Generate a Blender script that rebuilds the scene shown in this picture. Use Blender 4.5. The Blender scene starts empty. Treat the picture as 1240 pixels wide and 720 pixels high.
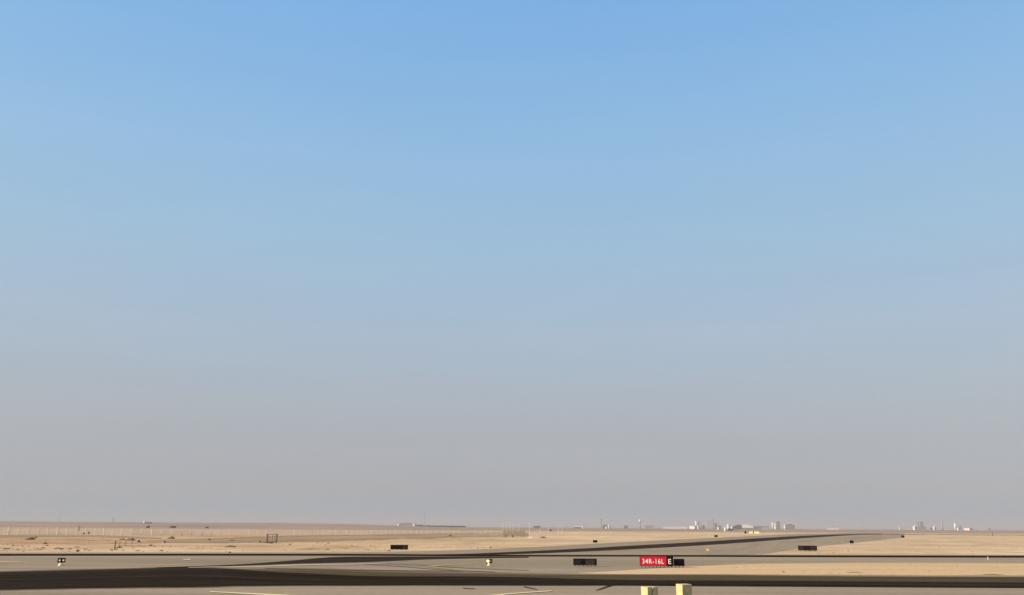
import bpy, bmesh, math, random
from mathutils import Vector, Matrix, noise, kdtree

R = math.radians
scene = bpy.context.scene
C = scene.collection
random.seed(7)

# ------------------------------------------------------------------ camera
F, CU, CV = 1000.0, 620.0, 360.0            # focal length and centre in photo pixels (1240 x 720)
EYE = Vector((0, 0, 3.0))
ROLL = math.atan(7.0 / 1240)
PITCH = math.atan(277.2 / F)
ROT = (Matrix.Rotation(R(90) + PITCH, 3, 'X') @ Matrix.Rotation(ROLL, 3, 'Z'))
cd = bpy.data.cameras.new('camera'); cam = bpy.data.objects.new('camera', cd); C.objects.link(cam)
cam.location = EYE
cam.rotation_euler = ROT.to_euler()
cd.sensor_width = 36; cd.lens = 36 * F / 1240
cd.clip_start = 0.1; cd.clip_end = 40000
scene.camera = cam

def ray(u, v):
    return ROT @ Vector(((u - CU) / F, (CV - v) / F, -1.0))
def at(u, v, z=0.0):                        # where a line of sight meets level z
    d = ray(u, v); t = (z - EYE.z) / d.z
    return EYE + d * t
def at_dist(u, v, D):                       # point on a line of sight at ground distance D
    d = ray(u, v); return EYE + d * (D / math.hypot(d.x, d.y))

# ------------------------------------------------------------------ materials
def new_mat(name):
    m = bpy.data.materials.new(name); m.use_nodes = True
    nt = m.node_tree; b = nt.nodes['Principled BSDF']
    return m, nt, b
def N(nt, t, **kw):
    n = nt.nodes.new(t)
    for k, v in kw.items(): setattr(n, k, v)
    return n
def coords(nt, scale=(1, 1, 1), out='Object'):
    tc = N(nt, 'ShaderNodeTexCoord'); mp = N(nt, 'ShaderNodeMapping')
    mp.inputs['Scale'].default_value = scale
    nt.links.new(tc.outputs[out], mp.inputs['Vector']); return mp.outputs['Vector']
def noise_tex(nt, vec, scale, detail=4, rough=.55, dist=0.0):
    n = N(nt, 'ShaderNodeTexNoise'); n.inputs['Scale'].default_value = scale
    n.inputs['Detail'].default_value = detail; n.inputs['Roughness'].default_value = rough
    n.inputs['Distortion'].default_value = dist
    nt.links.new(vec, n.inputs['Vector']); return n.outputs['Fac']
def ramp(nt, fac, stops):
    r = N(nt, 'ShaderNodeValToRGB'); e = r.color_ramp.elements
    while len(e) < len(stops): e.new(0.5)
    for el, (p, c) in zip(e, stops):
        el.position = p; el.color = (c, c, c, 1) if isinstance(c, (int, float)) else (*c, 1)
    nt.links.new(fac, r.inputs['Fac']); return r.outputs['Color']
def mixc(nt, fac, a, b, mode='MIX'):
    m = N(nt, 'ShaderNodeMix', data_type='RGBA', blend_type=mode)
    for sock, val in ((m.inputs[0], fac), (m.inputs[6], a), (m.inputs[7], b)):
        if isinstance(val, bpy.types.NodeSocket): nt.links.new(val, sock)
        elif isinstance(val, (int, float)): sock.default_value = val
        else: sock.default_value = (*val, 1)
    return m.outputs[2]
def mathn(nt, op, a, b=0.0, clamp=False):
    m = N(nt, 'ShaderNodeMath', operation=op, use_clamp=clamp)
    for s, val in ((m.inputs[0], a), (m.inputs[1], b)):
        if isinstance(val, bpy.types.NodeSocket): nt.links.new(val, s)
        else: s.default_value = val
    return m.outputs[0]
def bump(nt, b, h, strength, dist):
    bp = N(nt, 'ShaderNodeBump'); bp.inputs['Strength'].default_value = strength
    bp.inputs['Distance'].default_value = dist
    nt.links.new(h, bp.inputs['Height']); nt.links.new(bp.outputs['Normal'], b.inputs['Normal'])

def plain(name, col, rough=.7, var=.18, scale=3.0, metal=0.0, spec=.3):
    """a painted or weathered surface: base colour with soft mottling"""
    m, nt, b = new_mat(name)
    v = coords(nt)
    n = noise_tex(nt, v, scale, 5, .6)
    lo = tuple(c * (1 - var) for c in col); hi = tuple(min(1, c * (1 + var * .6)) for c in col)
    nt.links.new(ramp(nt, n, [(.3, lo), (.7, hi)]), b.inputs['Base Color'])
    b.inputs['Roughness'].default_value = rough; b.inputs['Metallic'].default_value = metal
    b.inputs['Specular IOR Level'].default_value = spec
    return m

SAND_A, SAND_B, SAND_C = (.46, .320, .190), (.37, .250, .148), (.52, .375, .238)
def sand_colour(nt):
    v = coords(nt)
    big = noise_tex(nt, coords(nt, (.6, 1.0, 1)), .028, 6, .62, .6)
    mid = noise_tex(nt, coords(nt, (.75, 1.0, 1)), .11, 6, .68, 1.2)
    fine = noise_tex(nt, coords(nt, (.8, 1.0, 1)), 1.3, 5, .7)
    c = ramp(nt, big, [(.34, SAND_B), (.5, SAND_A), (.66, SAND_C)])
    c = mixc(nt, .92, c, ramp(nt, mid, [(.28, .40), (.40, .80), (.50, 1.0), (.62, 1.06), (.74, 1.16)]), 'MULTIPLY')
    c = mixc(nt, .6, c, ramp(nt, fine, [(.28, .72), (.5, 1.0), (.72, 1.12)]), 'MULTIPLY')
    return c, fine, mid
def make_sand(name, far=False, edge=False):
    m, nt, b = new_mat(name)
    c, fine, mid = sand_colour(nt)
    if far:   # further out the sand turns to pinkish and then darker gravel plain, sooner on the left
        g = N(nt, 'ShaderNodeTexCoord'); sp = N(nt, 'ShaderNodeSeparateXYZ'); nt.links.new(g.outputs['Object'], sp.inputs[0])
        wob = noise_tex(nt, coords(nt, (1, 1, 1)), .012, 5, .6)
        wv = mathn(nt, 'SUBTRACT', wob, .5)
        xs = mathn(nt, 'DIVIDE', mathn(nt, 'ADD', sp.outputs['X'], 110), 170, True)
        y0 = mathn(nt, 'DIVIDE', mathn(nt, 'SUBTRACT', mathn(nt, 'ADD', sp.outputs['Y'], mathn(nt, 'MULTIPLY', wv, 60)), 102), 26, True)
        x0 = mathn(nt, 'SUBTRACT', 1.0, mathn(nt, 'DIVIDE', mathn(nt, 'ADD', sp.outputs['X'], 55), 70, True))
        c = mixc(nt, mathn(nt, 'MULTIPLY', x0, y0), c, (.86, .79, .73), 'MULTIPLY')      # darker packed ground on the left
        y1 = mathn(nt, 'SUBTRACT', mathn(nt, 'ADD', sp.outputs['Y'], mathn(nt, 'MULTIPLY', wv, 120)), mathn(nt, 'ADD', 195, mathn(nt, 'MULTIPLY', xs, 380)))
        t1 = mathn(nt, 'DIVIDE', y1, 60, True)
        pink = ramp(nt, noise_tex(nt, coords(nt, (.8, 1, 1)), .03, 5, .62), [(.32, (.32, .222, .140)), (.66, (.41, .290, .190))])
        c = mixc(nt, t1, c, pink)
        y2 = mathn(nt, 'ADD', sp.outputs['Y'], mathn(nt, 'MULTIPLY', wv, 300))
        t2 = mathn(nt, 'DIVIDE', mathn(nt, 'SUBTRACT', y2, 640), 110, True)
        plain_c = ramp(nt, noise_tex(nt, coords(nt, (.5, 1, 1)), .012, 5, .6), [(.35, (.20, .135, .095)), (.65, (.30, .21, .15))])
        c = mixc(nt, t2, c, plain_c)
    nt.links.new(c, b.inputs['Base Color'])
    b.inputs['Roughness'].default_value = .95; b.inputs['Specular IOR Level'].default_value = .03
    bump(nt, b, mathn(nt, 'ADD', fine, mathn(nt, 'MULTIPLY', mid, 2.5)), .5, .12)
    return m
M = {}
M['sand'] = make_sand('sand_desert', far=True)

CONC = (.235, .180, .122)
def concrete_colour(nt):
    big = noise_tex(nt, coords(nt, (.012, .075, 1)), 1.0, 5, .6, .4)
    streak = noise_tex(nt, coords(nt, (.02, .5, 1)), 1.0, 6, .65, .3)
    fine = noise_tex(nt, coords(nt), 2.2, 5, .65)
    c = ramp(nt, big, [(.32, (.200, .157, .105)), (.5, CONC), (.68, (.278, .207, .140))])
    c = mixc(nt, .8, c, ramp(nt, streak, [(.28, .72), (.5, 1.0), (.72, 1.14)]), 'MULTIPLY')
    c = mixc(nt, .6, c, ramp(nt, fine, [(.3, .80), (.7, 1.12)]), 'MULTIPLY')
    # slab joints: thin dark lines of filler every 7.5 m
    br = N(nt, 'ShaderNodeTexBrick'); br.offset = 0.0
    br.inputs['Scale'].default_value = 1.0; br.inputs['Mortar Size'].default_value = .03
    br.inputs['Brick Width'].default_value = 7.5; br.inputs['Row Height'].default_value = 7.5
    br.inputs['Mortar Smooth'].default_value = .3
    nt.links.new(coords(nt), br.inputs['Vector'])
    c = mixc(nt, mathn(nt, 'MULTIPLY', br.outputs['Fac'], .12), c, (.05, .045, .04))
    return c, fine
def make_concrete(name):
    m, nt, b = new_mat(name)
    c, fine = concrete_colour(nt)
    nt.links.new(c, b.inputs['Base Color'])
    b.inputs['Roughness'].default_value = .95; b.inputs['Specular IOR Level'].default_value = .04
    bump(nt, b, fine, .3, .02)
    return m
M['concrete'] = make_concrete('concrete_paving')

def make_strip(name, col, soft=(.12, .12), wob=.10, streak_amt=.45, under=None, rough=.88, edge_scale=(.6, 3.0), wear=0.0):
    """a strip of rubber-darkened or tarred paving (v = across) that wears out into what lies beside it"""
    m, nt, b = new_mat(name)
    fine = noise_tex(nt, coords(nt), 2.2, 5, .65)
    uv = coords(nt, (1, 1, 1), 'UV')
    s = N(nt, 'ShaderNodeSeparateXYZ'); nt.links.new(uv, s.inputs[0])
    w = noise_tex(nt, coords(nt, (edge_scale[0], edge_scale[1], 1), 'UV'), 1.6, 5, .6)
    v = mathn(nt, 'ADD', s.outputs['Y'], mathn(nt, 'MULTIPLY', mathn(nt, 'SUBTRACT', w, .5), wob * 2))
    lo = mathn(nt, 'DIVIDE', mathn(nt, 'SUBTRACT', v, .02), max(soft[0], .001), True)
    hi = mathn(nt, 'DIVIDE', mathn(nt, 'SUBTRACT', .98, v), max(soft[1], .001), True)
    f = mathn(nt, 'MULTIPLY', lo, hi, True)
    st = noise_tex(nt, coords(nt, (.22, 6, 1), 'UV'), 1.0, 6, .68, .5)
    dk = tuple(c * (1 - streak_amt) for c in col); lt = tuple(c * (1 + streak_amt) for c in col)
    c2 = ramp(nt, st, [(.3, dk), (.5, col), (.72, lt)])
    c2 = mixc(nt, .5, c2, ramp(nt, fine, [(.3, .75), (.7, 1.2)]), 'MULTIPLY')
    if wear:   # patches where traffic has polished the rubber off again
        wn = noise_tex(nt, coords(nt, (.10, 2.6, 1), 'UV'), 1.3, 6, .66, .8)
        wf = mathn(nt, 'MULTIPLY', mathn(nt, 'DIVIDE', mathn(nt, 'SUBTRACT', wn, .50), .28, True), wear)
        f = mathn(nt, 'MULTIPLY', f, mathn(nt, 'SUBTRACT', 1.0, wf))
    nt.links.new(c2, b.inputs['Base Color'])
    tr = N(nt, 'ShaderNodeBsdfTransparent'); mx = N(nt, 'ShaderNodeMixShader')     # worn through where f is low
    nt.links.new(f, mx.inputs[0]); nt.links.new(tr.outputs[0], mx.inputs[1]); nt.links.new(b.outputs[0], mx.inputs[2])
    nt.links.new(mx.outputs[0], nt.nodes['Material Output'].inputs['Surface'])
    b.inputs['Roughness'].default_value = rough; b.inputs['Specular IOR Level'].default_value = .0
    bump(nt, b, fine, .25, .02)
    return m
M['dark'] = make_strip('rubber_dark_asphalt', (.0215, .0155, .0110), (.07, .12), .07, .85, wear=.7)
M['medium'] = make_strip('worn_asphalt', (.072, .053, .031), (.12, .55), .12, .5, wear=.35)
M['medium_crisp'] = make_strip('worn_asphalt_edge', (.070, .051, .030), (.12, .14), .08, .45, wear=.3)
M['tar'] = make_strip('tarred_strip', (.009, .006, .0045), (.02, .02), .02, .4)
M['curve'] = make_strip('curved_asphalt', (.030, .021, .016), (.06, .12), .07, .5, wear=.25)
M['farstrip'] = make_strip('far_asphalt', (.030, .021, .016), (.03, .04), .04, .4, wear=.2)
M['farpave'] = make_strip('far_shoulder', (.235, .182, .128), (.004, .012), .006, .18, 'sand')
M['verge'] = make_strip('sand_on_paving', (.47, .322, .182), (.05, .22), .08, .2)
M['track'] = make_strip('packed_earth', (.27, .188, .115), (.2, .3), .2, .25, 'sand')
M['road'] = make_strip('distant_road', (.10, .065, .045), (.2, .2), .05, .3, 'sand')
M['margin'] = make_strip('dusty_margin', (.30, .232, .160), (.3, .3), .12, .18, 'sand')
M['yellow_line'] = make_strip('cream_line_paint', (.62, .50, .28), (.12, .12), .10, .2)
M['white_line'] = make_strip('worn_white_line_paint', (.44, .36, .26), (.08, .08), .06, .25)
M['faint_yellow'] = make_strip('faded_yellow_paint', (.31, .245, .125), (.2, .2), .12, .3)
M['ghost_yellow'] = make_strip('rubbed_out_yellow_paint', (.036, .029, .016), (.4, .4), .4, .6)
M['skid'] = make_strip('skid_rubber', (.022, .016, .011), (.3, .3), .25, .4)

M['cream_post'] = plain('cream_yellow_post_paint', (.52, .40, .195), .6, .22, 9)
M['red'] = plain('red_sign_face', (.50, .005, .024), .45, .06, 4)
M['black'] = plain('black_sign_face', (.006, .0035, .003), .6, .3, 4, spec=.06)
M['black_metal'] = plain('black_housing', (.009, .006, .005), .6, .3, 5, spec=.08)
M['brown_glass'] = plain('brown_backing_panel', (.048, .034, .023), .5, .35, 3, spec=.1)
M['green_glass'] = plain('grey_backing_panel', (.014, .013, .010), .4, .3, 3, spec=.15)
M['dark_glass'] = plain('dark_brown_panel', (.022, .013, .010), .5, .35, 3, spec=.1)
M['letter'] = plain('white_lettering', (.84, .80, .74), .5, .05, 4)
M['letter_cream'] = plain('cream_lettering', (.82, .76, .58), .5, .05, 4)
M['leg_metal'] = plain('dull_grey_metal', (.18, .16, .13), .5, .2, 6, .3)
M['yellow_metal'] = plain('yellow_metal_paint', (.74, .52, .16), .5, .1, 6)
M['cream_metal'] = plain('cream_metal_paint', (.72, .60, .40), .5, .1, 6)
M['lens'] = plain('pale_lamp_lens', (.85, .78, .62), .25, .05, 6)
M['dull_yellow'] = plain('dull_yellow_casing', (.42, .30, .12), .6, .2, 6)
M['yellow_sign'] = plain('yellow_sign_face', (.85, .69, .33), .45, .05, 4)
M['fence_post'] = plain('pale_concrete_fence_post', (.80, .65, .50), .8, .12, 4)
M['fence_wire'] = plain('pale_fence_wire', (.68, .53, .41), .6, .1, 4)
M['netting'] = plain('olive_screen_netting', (.25, .195, .130), .9, .2, 2)
M['rust'] = plain('rusty_brown_metal', (.085, .050, .028), .8, .3, 5)
M['soil'] = plain('dark_brown_soil', (.125, .078, .043), .95, .35, 2.5)
M['scrub'] = plain('dry_dark_scrub', (.085, .058, .030), .9, .35, 6)
M['stone'] = plain('pale_stone', (.62, .50, .38), .9, .15, 3)
M['pale_sand'] = plain('pale_sand_mound', (.60, .43, .31), .95, .1, 2)
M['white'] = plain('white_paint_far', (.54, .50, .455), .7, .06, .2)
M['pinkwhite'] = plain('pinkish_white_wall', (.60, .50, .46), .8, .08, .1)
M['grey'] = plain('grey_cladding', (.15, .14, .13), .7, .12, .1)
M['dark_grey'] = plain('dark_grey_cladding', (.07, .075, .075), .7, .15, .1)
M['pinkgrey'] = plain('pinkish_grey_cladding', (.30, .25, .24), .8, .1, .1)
M['steel'] = plain('weathered_steel', (.12, .11, .11), .6, .15, .2)
M['tree_green'] = plain('far_dark_foliage', (.045, .052, .042), .9, .3, .3)

mg, ng, bg_ = new_mat('amber_lamp_glow')
bg_.inputs['Base Color'].default_value = (.9, .6, .15, 1)
bg_.inputs['Emission Color'].default_value = (1.0, .66, .22, 1); bg_.inputs['Emission Strength'].default_value = 2.6
M['glow'] = mg
mg2, _, b2 = new_mat('pale_lamp_glow')
b2.inputs['Base Color'].default_value = (.85, .68, .45, 1)
b2.inputs['Emission Color'].default_value = (1.0, .80, .55, 1); b2.inputs['Emission Strength'].default_value = .25
M['pale_glow'] = mg2

# ------------------------------------------------------------------ mesh helpers
def link(name, bm, mat, parent=None, smooth=False):
    me = bpy.data.meshes.new(name)
    if smooth:
        for f in bm.faces: f.smooth = True
    bm.normal_update(); bm.to_mesh(me); bm.free()
    o = bpy.data.objects.new(name, me); C.objects.link(o)
    if mat: me.materials.append(mat if not isinstance(mat, str) else M[mat])
    if parent: o.parent = parent
    return o
def tag(o, label, cat, group=None):
    o['label'] = label; o['category'] = cat
    if group: o['group'] = group
    return o
def thing(name, label, cat, loc, rz=0.0, group=None):
    o = bpy.data.objects.new(name, None); C.objects.link(o)
    o.location = loc; o.rotation_euler = (0, 0, rz); o.empty_display_size = .3
    return tag(o, label, cat, group)
def struct(o): o['kind'] = 'structure'; return o
def box(bm, x0, x1, y0, y1, z0, z1, bev=0.0):
    vs = [bm.verts.new(p) for p in ((x0,y0,z0),(x1,y0,z0),(x1,y1,z0),(x0,y1,z0),(x0,y0,z1),(x1,y0,z1),(x1,y1,z1),(x0,y1,z1))]
    fs = [bm.faces.new([vs[i] for i in q]) for q in ((3,2,1,0),(4,5,6,7),(0,1,5,4),(1,2,6,5),(2,3,7,6),(3,0,4,7))]
    if bev:
        es = list({e for f in fs for e in f.edges})
        bmesh.ops.bevel(bm, geom=es, offset=bev, segments=2, profile=.5, affect='EDGES')
def cyl(bm, cx, cy, z0, z1, r0, r1=None, n=14):
    lathe(bm, cx, cy, [(r0, z0), (r0 if r1 is None else r1, z1)], n)
def lathe(bm, cx, cy, prof, n=16):
    rings = []
    for r, z in prof:
        rings.append([bm.verts.new((cx + r*math.cos(2*math.pi*k/n), cy + r*math.sin(2*math.pi*k/n), z)) for k in range(n)])
    for a, b in zip(rings, rings[1:]):
        for k in range(n): bm.faces.new((a[k], a[(k+1) % n], b[(k+1) % n], b[k]))
    bm.faces.new(rings[0][::-1]); bm.faces.new(rings[-1])
def bar(bm, a, b, r, n=6):
    a, b = Vector(a), Vector(b); d = (b - a).normalized()
    s = d.cross(Vector((0, 0, 1)) if abs(d.z) < .9 else Vector((1, 0, 0))).normalized(); t = d.cross(s)
    ra = [bm.verts.new(a + (s*math.cos(2*math.pi*k/n) + t*math.sin(2*math.pi*k/n))*r) for k in range(n)]
    rb = [bm.verts.new(b + (s*math.cos(2*math.pi*k/n) + t*math.sin(2*math.pi*k/n))*r) for k in range(n)]
    for k in range(n): bm.faces.new((ra[k], ra[(k+1) % n], rb[(k+1) % n], rb[k]))
    bm.faces.new(ra[::-1]); bm.faces.new(rb)
BM = bmesh.new
def boxes(*bs, bev=0.0):
    bm = BM()
    for b in bs: box(bm, *b, bev=bev)
    return bm

def interp(poly, u):
    if u <= poly[0][0]: i = 0
    elif u >= poly[-1][0]: i = len(poly) - 2
    else: i = next(k for k in range(len(poly)-1) if poly[k][0] <= u <= poly[k+1][0])
    (u0, v0), (u1, v1) = poly[i], poly[i+1]
    t = (u - u0) / (u1 - u0)
    if t < 0 or t > 1: return v0 + (v1 - v0) * t
    m0 = (poly[i+1][1]-poly[i-1][1])/(poly[i+1][0]-poly[i-1][0]) if i > 0 else (v1-v0)/(u1-u0)
    j = i + 2
    m1 = (poly[j][1]-poly[i][1])/(poly[j][0]-poly[i][0]) if j < len(poly) else (v1-v0)/(u1-u0)
    h = u1 - u0
    return ((2*t**3-3*t**2+1)*v0 + (t**3-2*t**2+t)*h*m0 + (-2*t**3+3*t**2)*v1 + (t**3-t**2)*h*m1)

flat_pts = []
def ribbon(name, upper, lower, mat, z, u0, u1, step=10, rows=6, crown=0.0, keep=True):
    """a ground sheet between two lines on the ground"""
    bm = BM(); uvl = bm.loops.layers.uv.new('UVMap')
    n = max(2, int((u1 - u0) / step)); grid = []; uvs = {}
    dist = 0.0; prev = None
    for i in range(n + 1):
        u = u0 + (u1 - u0) * i / n
        a = at(u, interp(lower, u)); b = at(u, max(interp(upper, u), 0))
        mid = (a + b) / 2
        if prev is not None: dist += (mid - prev).length
        prev = mid; col = []
        for k in range(rows + 1):
            t = k / rows; p = a.lerp(b, t)
            p.z = z + crown * math.sin(math.pi * t) ** .6
            vtx = bm.verts.new(p); uvs[vtx] = (dist / 12.0, t); col.append(vtx)
            if keep: flat_pts.append(Vector((p.x, p.y, 0)))
        grid.append(col)
    for i in range(n):
        for k in range(rows):
            f = bm.faces.new((grid[i][k], grid[i+1][k], grid[i+1][k+1], grid[i][k+1]))
            for l in f.loops: l[uvl].uv = uvs[l.vert]
    o = link(name, bm, mat); o['kind'] = 'structure'
    return o

# ------------------------------------------------------------------ pavements (setting)
LINE_TOP = [(-300, 670.0), (0, 669.6), (240, 669.7), (450, 669.6), (620, 670.6), (780, 670.9), (1000, 671.6), (1240, 672.0), (1500, 672.6)]
# concrete apron and taxiway paving from the far edge to behind the viewer
def near_paving():
    bm = BM(); far = []
    for i in range(91):
        u = -300 + 20 * i
        far.append(at(u, interp(LINE_TOP, u) - .7))
    global near_edge
    near_edge = [(p.x, p.y) for p in far]
    ys = [1.0, .9, .75, .6, .45, .3, .15]
    rows = []
    for s in ys: rows.append([bm.verts.new((p.x, p.y * s, .006)) for p in far])
    rows.append([bm.verts.new((p.x, -60, .006)) for p in far])
    for a, b in zip(rows, rows[1:]):
        for k in range(len(far) - 1): bm.faces.new((b[k], b[k+1], a[k+1], a[k]))
    o = link('concrete_pavement', bm, 'concrete'); o['kind'] = 'structure'
near_paving()
def near_y(x):
    e = near_edge
    if x <= e[0][0]: return e[0][1]
    for (x0, y0), (x1, y1) in zip(e, e[1:]):
        if x0 <= x <= x1: return y0 + (y1 - y0) * (x - x0) / (x1 - x0)
    return e[-1][1]

# pale dusty margin along the far side of the tar strip, left half
ribbon('sand_margin', [(-300, 667.9), (0, 667.9), (450, 667.6), (640, 667.0)], [(-300, 670), (0, 669.7), (450, 669.5), (640, 670.4)], 'margin', .010, -300, 560)
# far taxiway leaving to the right: pale shoulders, dark centre
SH_UP = [(380, 669.6), (450, 668.2), (520, 666.3), (600, 663.5), (660, 660.8), (700, 658.5), (760, 655.2), (850, 651.0), (900, 648.6), (960, 645.9), (1040, 644.6), (1100, 644.4)]
SH_LO = [(380, 670.2), (600, 671.8), (800, 672.4), (900, 672.4), (930, 671.6), (950, 668.0), (1000, 661.3), (1050, 655.6), (1100, 650.2), (1160, 647.0), (1180, 646.4)]
ribbon('taxiway_shoulder', SH_UP, SH_LO, 'farpave', .012, 384, 1095, 6, 8)
ST_UP = [(480, 671.0), (560, 670.0), (600, 668.4), (690, 664.2), (760, 660.1), (850, 655.2), (910, 651.4), (960, 648.6), (1000, 646.9), (1040, 645.7), (1075, 645.5)]
ST_LO = [(480, 672.6), (560, 672.4), (600, 671.3), (690, 668.2), (760, 664.9), (850, 659.9), (910, 655.9), (960, 652.0), (1000, 649.3), (1040, 646.9), (1075, 646.2)]
ribbon('far_taxiway', ST_UP, ST_LO, 'farstrip', .018, 490, 1070, 5, 6)
ribbon('distant_road', [(1060, 645.7), (1240, 646.9), (1500, 648.6)], [(1060, 646.5), (1240, 647.7), (1500, 649.4)], 'road', .018, 1064, 1500, 10, 3)
# curved strip that swings from the far taxiway into the near one
ribbon('curved_taxiway', [(180, 686.6), (240, 684.6), (300, 681.9), (350, 678.0), (400, 673.6), (450, 672.8), (560, 673.0), (640, 673.4)],
       [(180, 687.2), (240, 686.4), (300, 684.4), (350, 682.6), (400, 681.4), (450, 680.2), (520, 677.0), (600, 675.3), (640, 674.8)], 'curve', .012, 190, 640, 6, 6)
# the long tarred strip right across the view
ribbon('tarred_strip', [(-300, 670.4), (0, 670.2), (240, 670.0), (450, 670.2), (620, 671.3), (780, 671.5), (1000, 671.9), (1240, 672.4), (1500, 673.0)],
       [(-300, 672.6), (0, 672.4), (240, 672.2), (450, 672.4), (620, 673.2), (780, 673.4), (1000, 674.1), (1240, 674.6), (1500, 675.2)], 'tar', .026, -300, 1500)
# sand blown over the paving on the right
ribbon('sand_verge', [(700, 693.0), (740, 690.4), (780, 687.4), (850, 683.0), (900, 680.5), (1000, 679.0), (1100, 678.7), (1240, 679.0), (1500, 679.4)],
       [(700, 693.5), (740, 694.8), (780, 695.3), (900, 696.0), (1050, 697.2), (1240, 697.8), (1500, 698.5)], 'verge', .012, 700, 1500, 10, 10)
# near taxiway: worn band and dark rubber band
ribbon('worn_taxiway', [(262, 687.2), (300, 686.4), (350, 685.8), (400, 686.4), (450, 688.4), (600, 691.4), (750, 694.3), (900, 695.2), (1050, 696.6), (1240, 697.3), (1500, 698)],
       [(262, 692), (300, 698), (450, 701), (600, 703), (750, 705), (900, 706), (1050, 706.5), (1240, 707.5), (1500, 708)], 'medium', .018, 266, 800)
ribbon('worn_taxiway', [(540, 701.0), (600, 699.0), (680, 696.2), (750, 694.7), (900, 695.3), (1050, 696.7), (1240, 697.4), (1500, 698.1)],
       [(540, 702), (600, 704), (750, 705), (900, 706), (1050, 706.5), (1240, 707.5), (1500, 708)], 'medium_crisp', .021, 560, 1500)
ribbon('near_taxiway', [(-300, 699), (0, 690.4), (80, 688.4), (150, 686.8), (200, 685.2), (240, 685.0), (280, 687.0), (320, 690.4), (380, 693.4), (450, 696.2), (600, 697.2), (750, 701.3), (900, 702.4), (1050, 703.4), (1240, 704.6), (1500, 705.6)],
       [(-300, 721), (0, 716.4), (80, 714.8), (160, 713.2), (230, 712.6), (310, 710.8), (460, 709.6), (600, 709.4), (750, 709.2), (900, 710.2), (1240, 712.0), (1500, 713)], 'dark', .024, -300, 1500, 10, 10)
# packed earth bands in the desert
ribbon('earth_track', [(175, 654.0), (215, 652.2), (280, 649.8), (340, 647.8), (420, 646.6), (480, 645.5), (560, 644.2), (640, 643.6)],
       [(175, 654.6), (215, 657.0), (280, 657.6), (340, 656.8), (420, 655.3), (480, 653.2), (560, 651.6), (640, 650.0)], 'track', .03, 176, 640, 6, 6)
ribbon('dirt_path', [(-300, 646.6), (0, 646.8), (100, 646.4), (200, 650.6)], [(-300, 650), (0, 650.4), (100, 649.9), (200, 652.3)], 'track', .03, -300, 195, 8, 5)
# painted lines
ribbon('white_line_marking', [(225, 686.7), (245, 686.0), (290, 685.3), (330, 684.4), (370, 682.9), (420, 682.3), (470, 681.2)],
       [(225, 687.1), (245, 686.7), (290, 686.2), (330, 685.4), (370, 683.9), (420, 683.1), (470, 681.7)], 'white_line', .032, 228, 470, 4, 3)
ribbon('cream_line_marking', [(254, 715.8), (330, 719.3), (420, 723)], [(254, 716.8), (330, 721.0), (420, 725.5)], 'yellow_line', .032, 254, 420, 6, 3)
ribbon('yellow_line_marking', [(590, 720.8), (618, 718.2), (668, 714.9)], [(590, 722.6), (618, 719.4), (668, 715.8)], 'yellow_line', .032, 590, 668, 6, 3)
ribbon('chevron_marking', [(516, 685.8), (530, 683.9), (548, 682.9), (575, 682.5)], [(516, 686.6), (530, 685.4), (548, 684.0), (575, 683.3)], 'faint_yellow', .032, 516, 572, 4, 3)
ribbon('chevron_marking', [(517, 686.2), (530, 686.8), (548, 688.0)], [(517, 686.8), (530, 687.8), (548, 688.9)], 'faint_yellow', .036, 517, 548, 4, 3)
ribbon('worn_marking', [(161, 690.6), (170, 690.0), (180, 688.7)], [(161, 691.8), (170, 691.7), (180, 692.0)], 'ghost_yellow', .036, 161, 178, 3, 3)
ribbon('worn_marking', [(222, 676.7), (231, 676.2)], [(222, 677.9), (231, 677.7)], 'white_line', .036, 222, 231, 3, 3)
ribbon('skid_mark', [(634, 709.8), (642, 711.2), (650, 713.2)], [(634, 711.0), (642, 712.4), (650, 714.2)], 'skid', .036, 634, 650, 2, 3)
ribbon('skid_mark', [(721, 714.4), (729, 711.4), (738, 708.4), (746, 706.6)], [(721, 715.2), (729, 713.2), (738, 710.2), (746, 708.0)], 'skid', .036, 721, 746, 2, 3)
ribbon('skid_mark', [(560, 711.6), (575, 712.4)], [(560, 712.4), (575, 713.2)], 'skid', .036, 560, 575, 3, 3)

M['tyre'] = make_strip('faint_tyre_rubber', (.105, .080, .054), (.4, .4), .3, .4, wear=.5)
for up, lo in (([(440, 682.4), (480, 684.6), (530, 688.6), (600, 691.8)], [(440, 682.9), (480, 685.4), (530, 689.6), (600, 692.8)]),
               ([(455, 681.6), (500, 683.2), (560, 686.8), (640, 689.8)], [(455, 682.0), (500, 683.8), (560, 687.6), (640, 690.6)]),
               ([(320, 687.2), (400, 688.6), (480, 689.8), (560, 690.6)], [(320, 688.2), (400, 690.0), (480, 691.0), (560, 691.6)])):
    ribbon('tyre_mark', up, lo, 'tyre', .030, up[0][0], up[-1][0], 6, 3)
M['tan_dust'] = make_strip('tan_dust_on_paving', (.33, .235, .150), (.4, .4), .3, .2, wear=.6)
ribbon('dust_patch', [(-120, 675.8), (0, 676.2), (36, 678.6)], [(-120, 684), (0, 683.2), (36, 679.6)], 'tan_dust', .014, -120, 36, 6, 4)
ribbon('dust_patch', [(120, 682.8), (180, 681.8), (238, 681.6)], [(120, 684.0), (180, 684.6), (238, 683.2)], 'tan_dust', .014, 120, 238, 6, 4)

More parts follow.
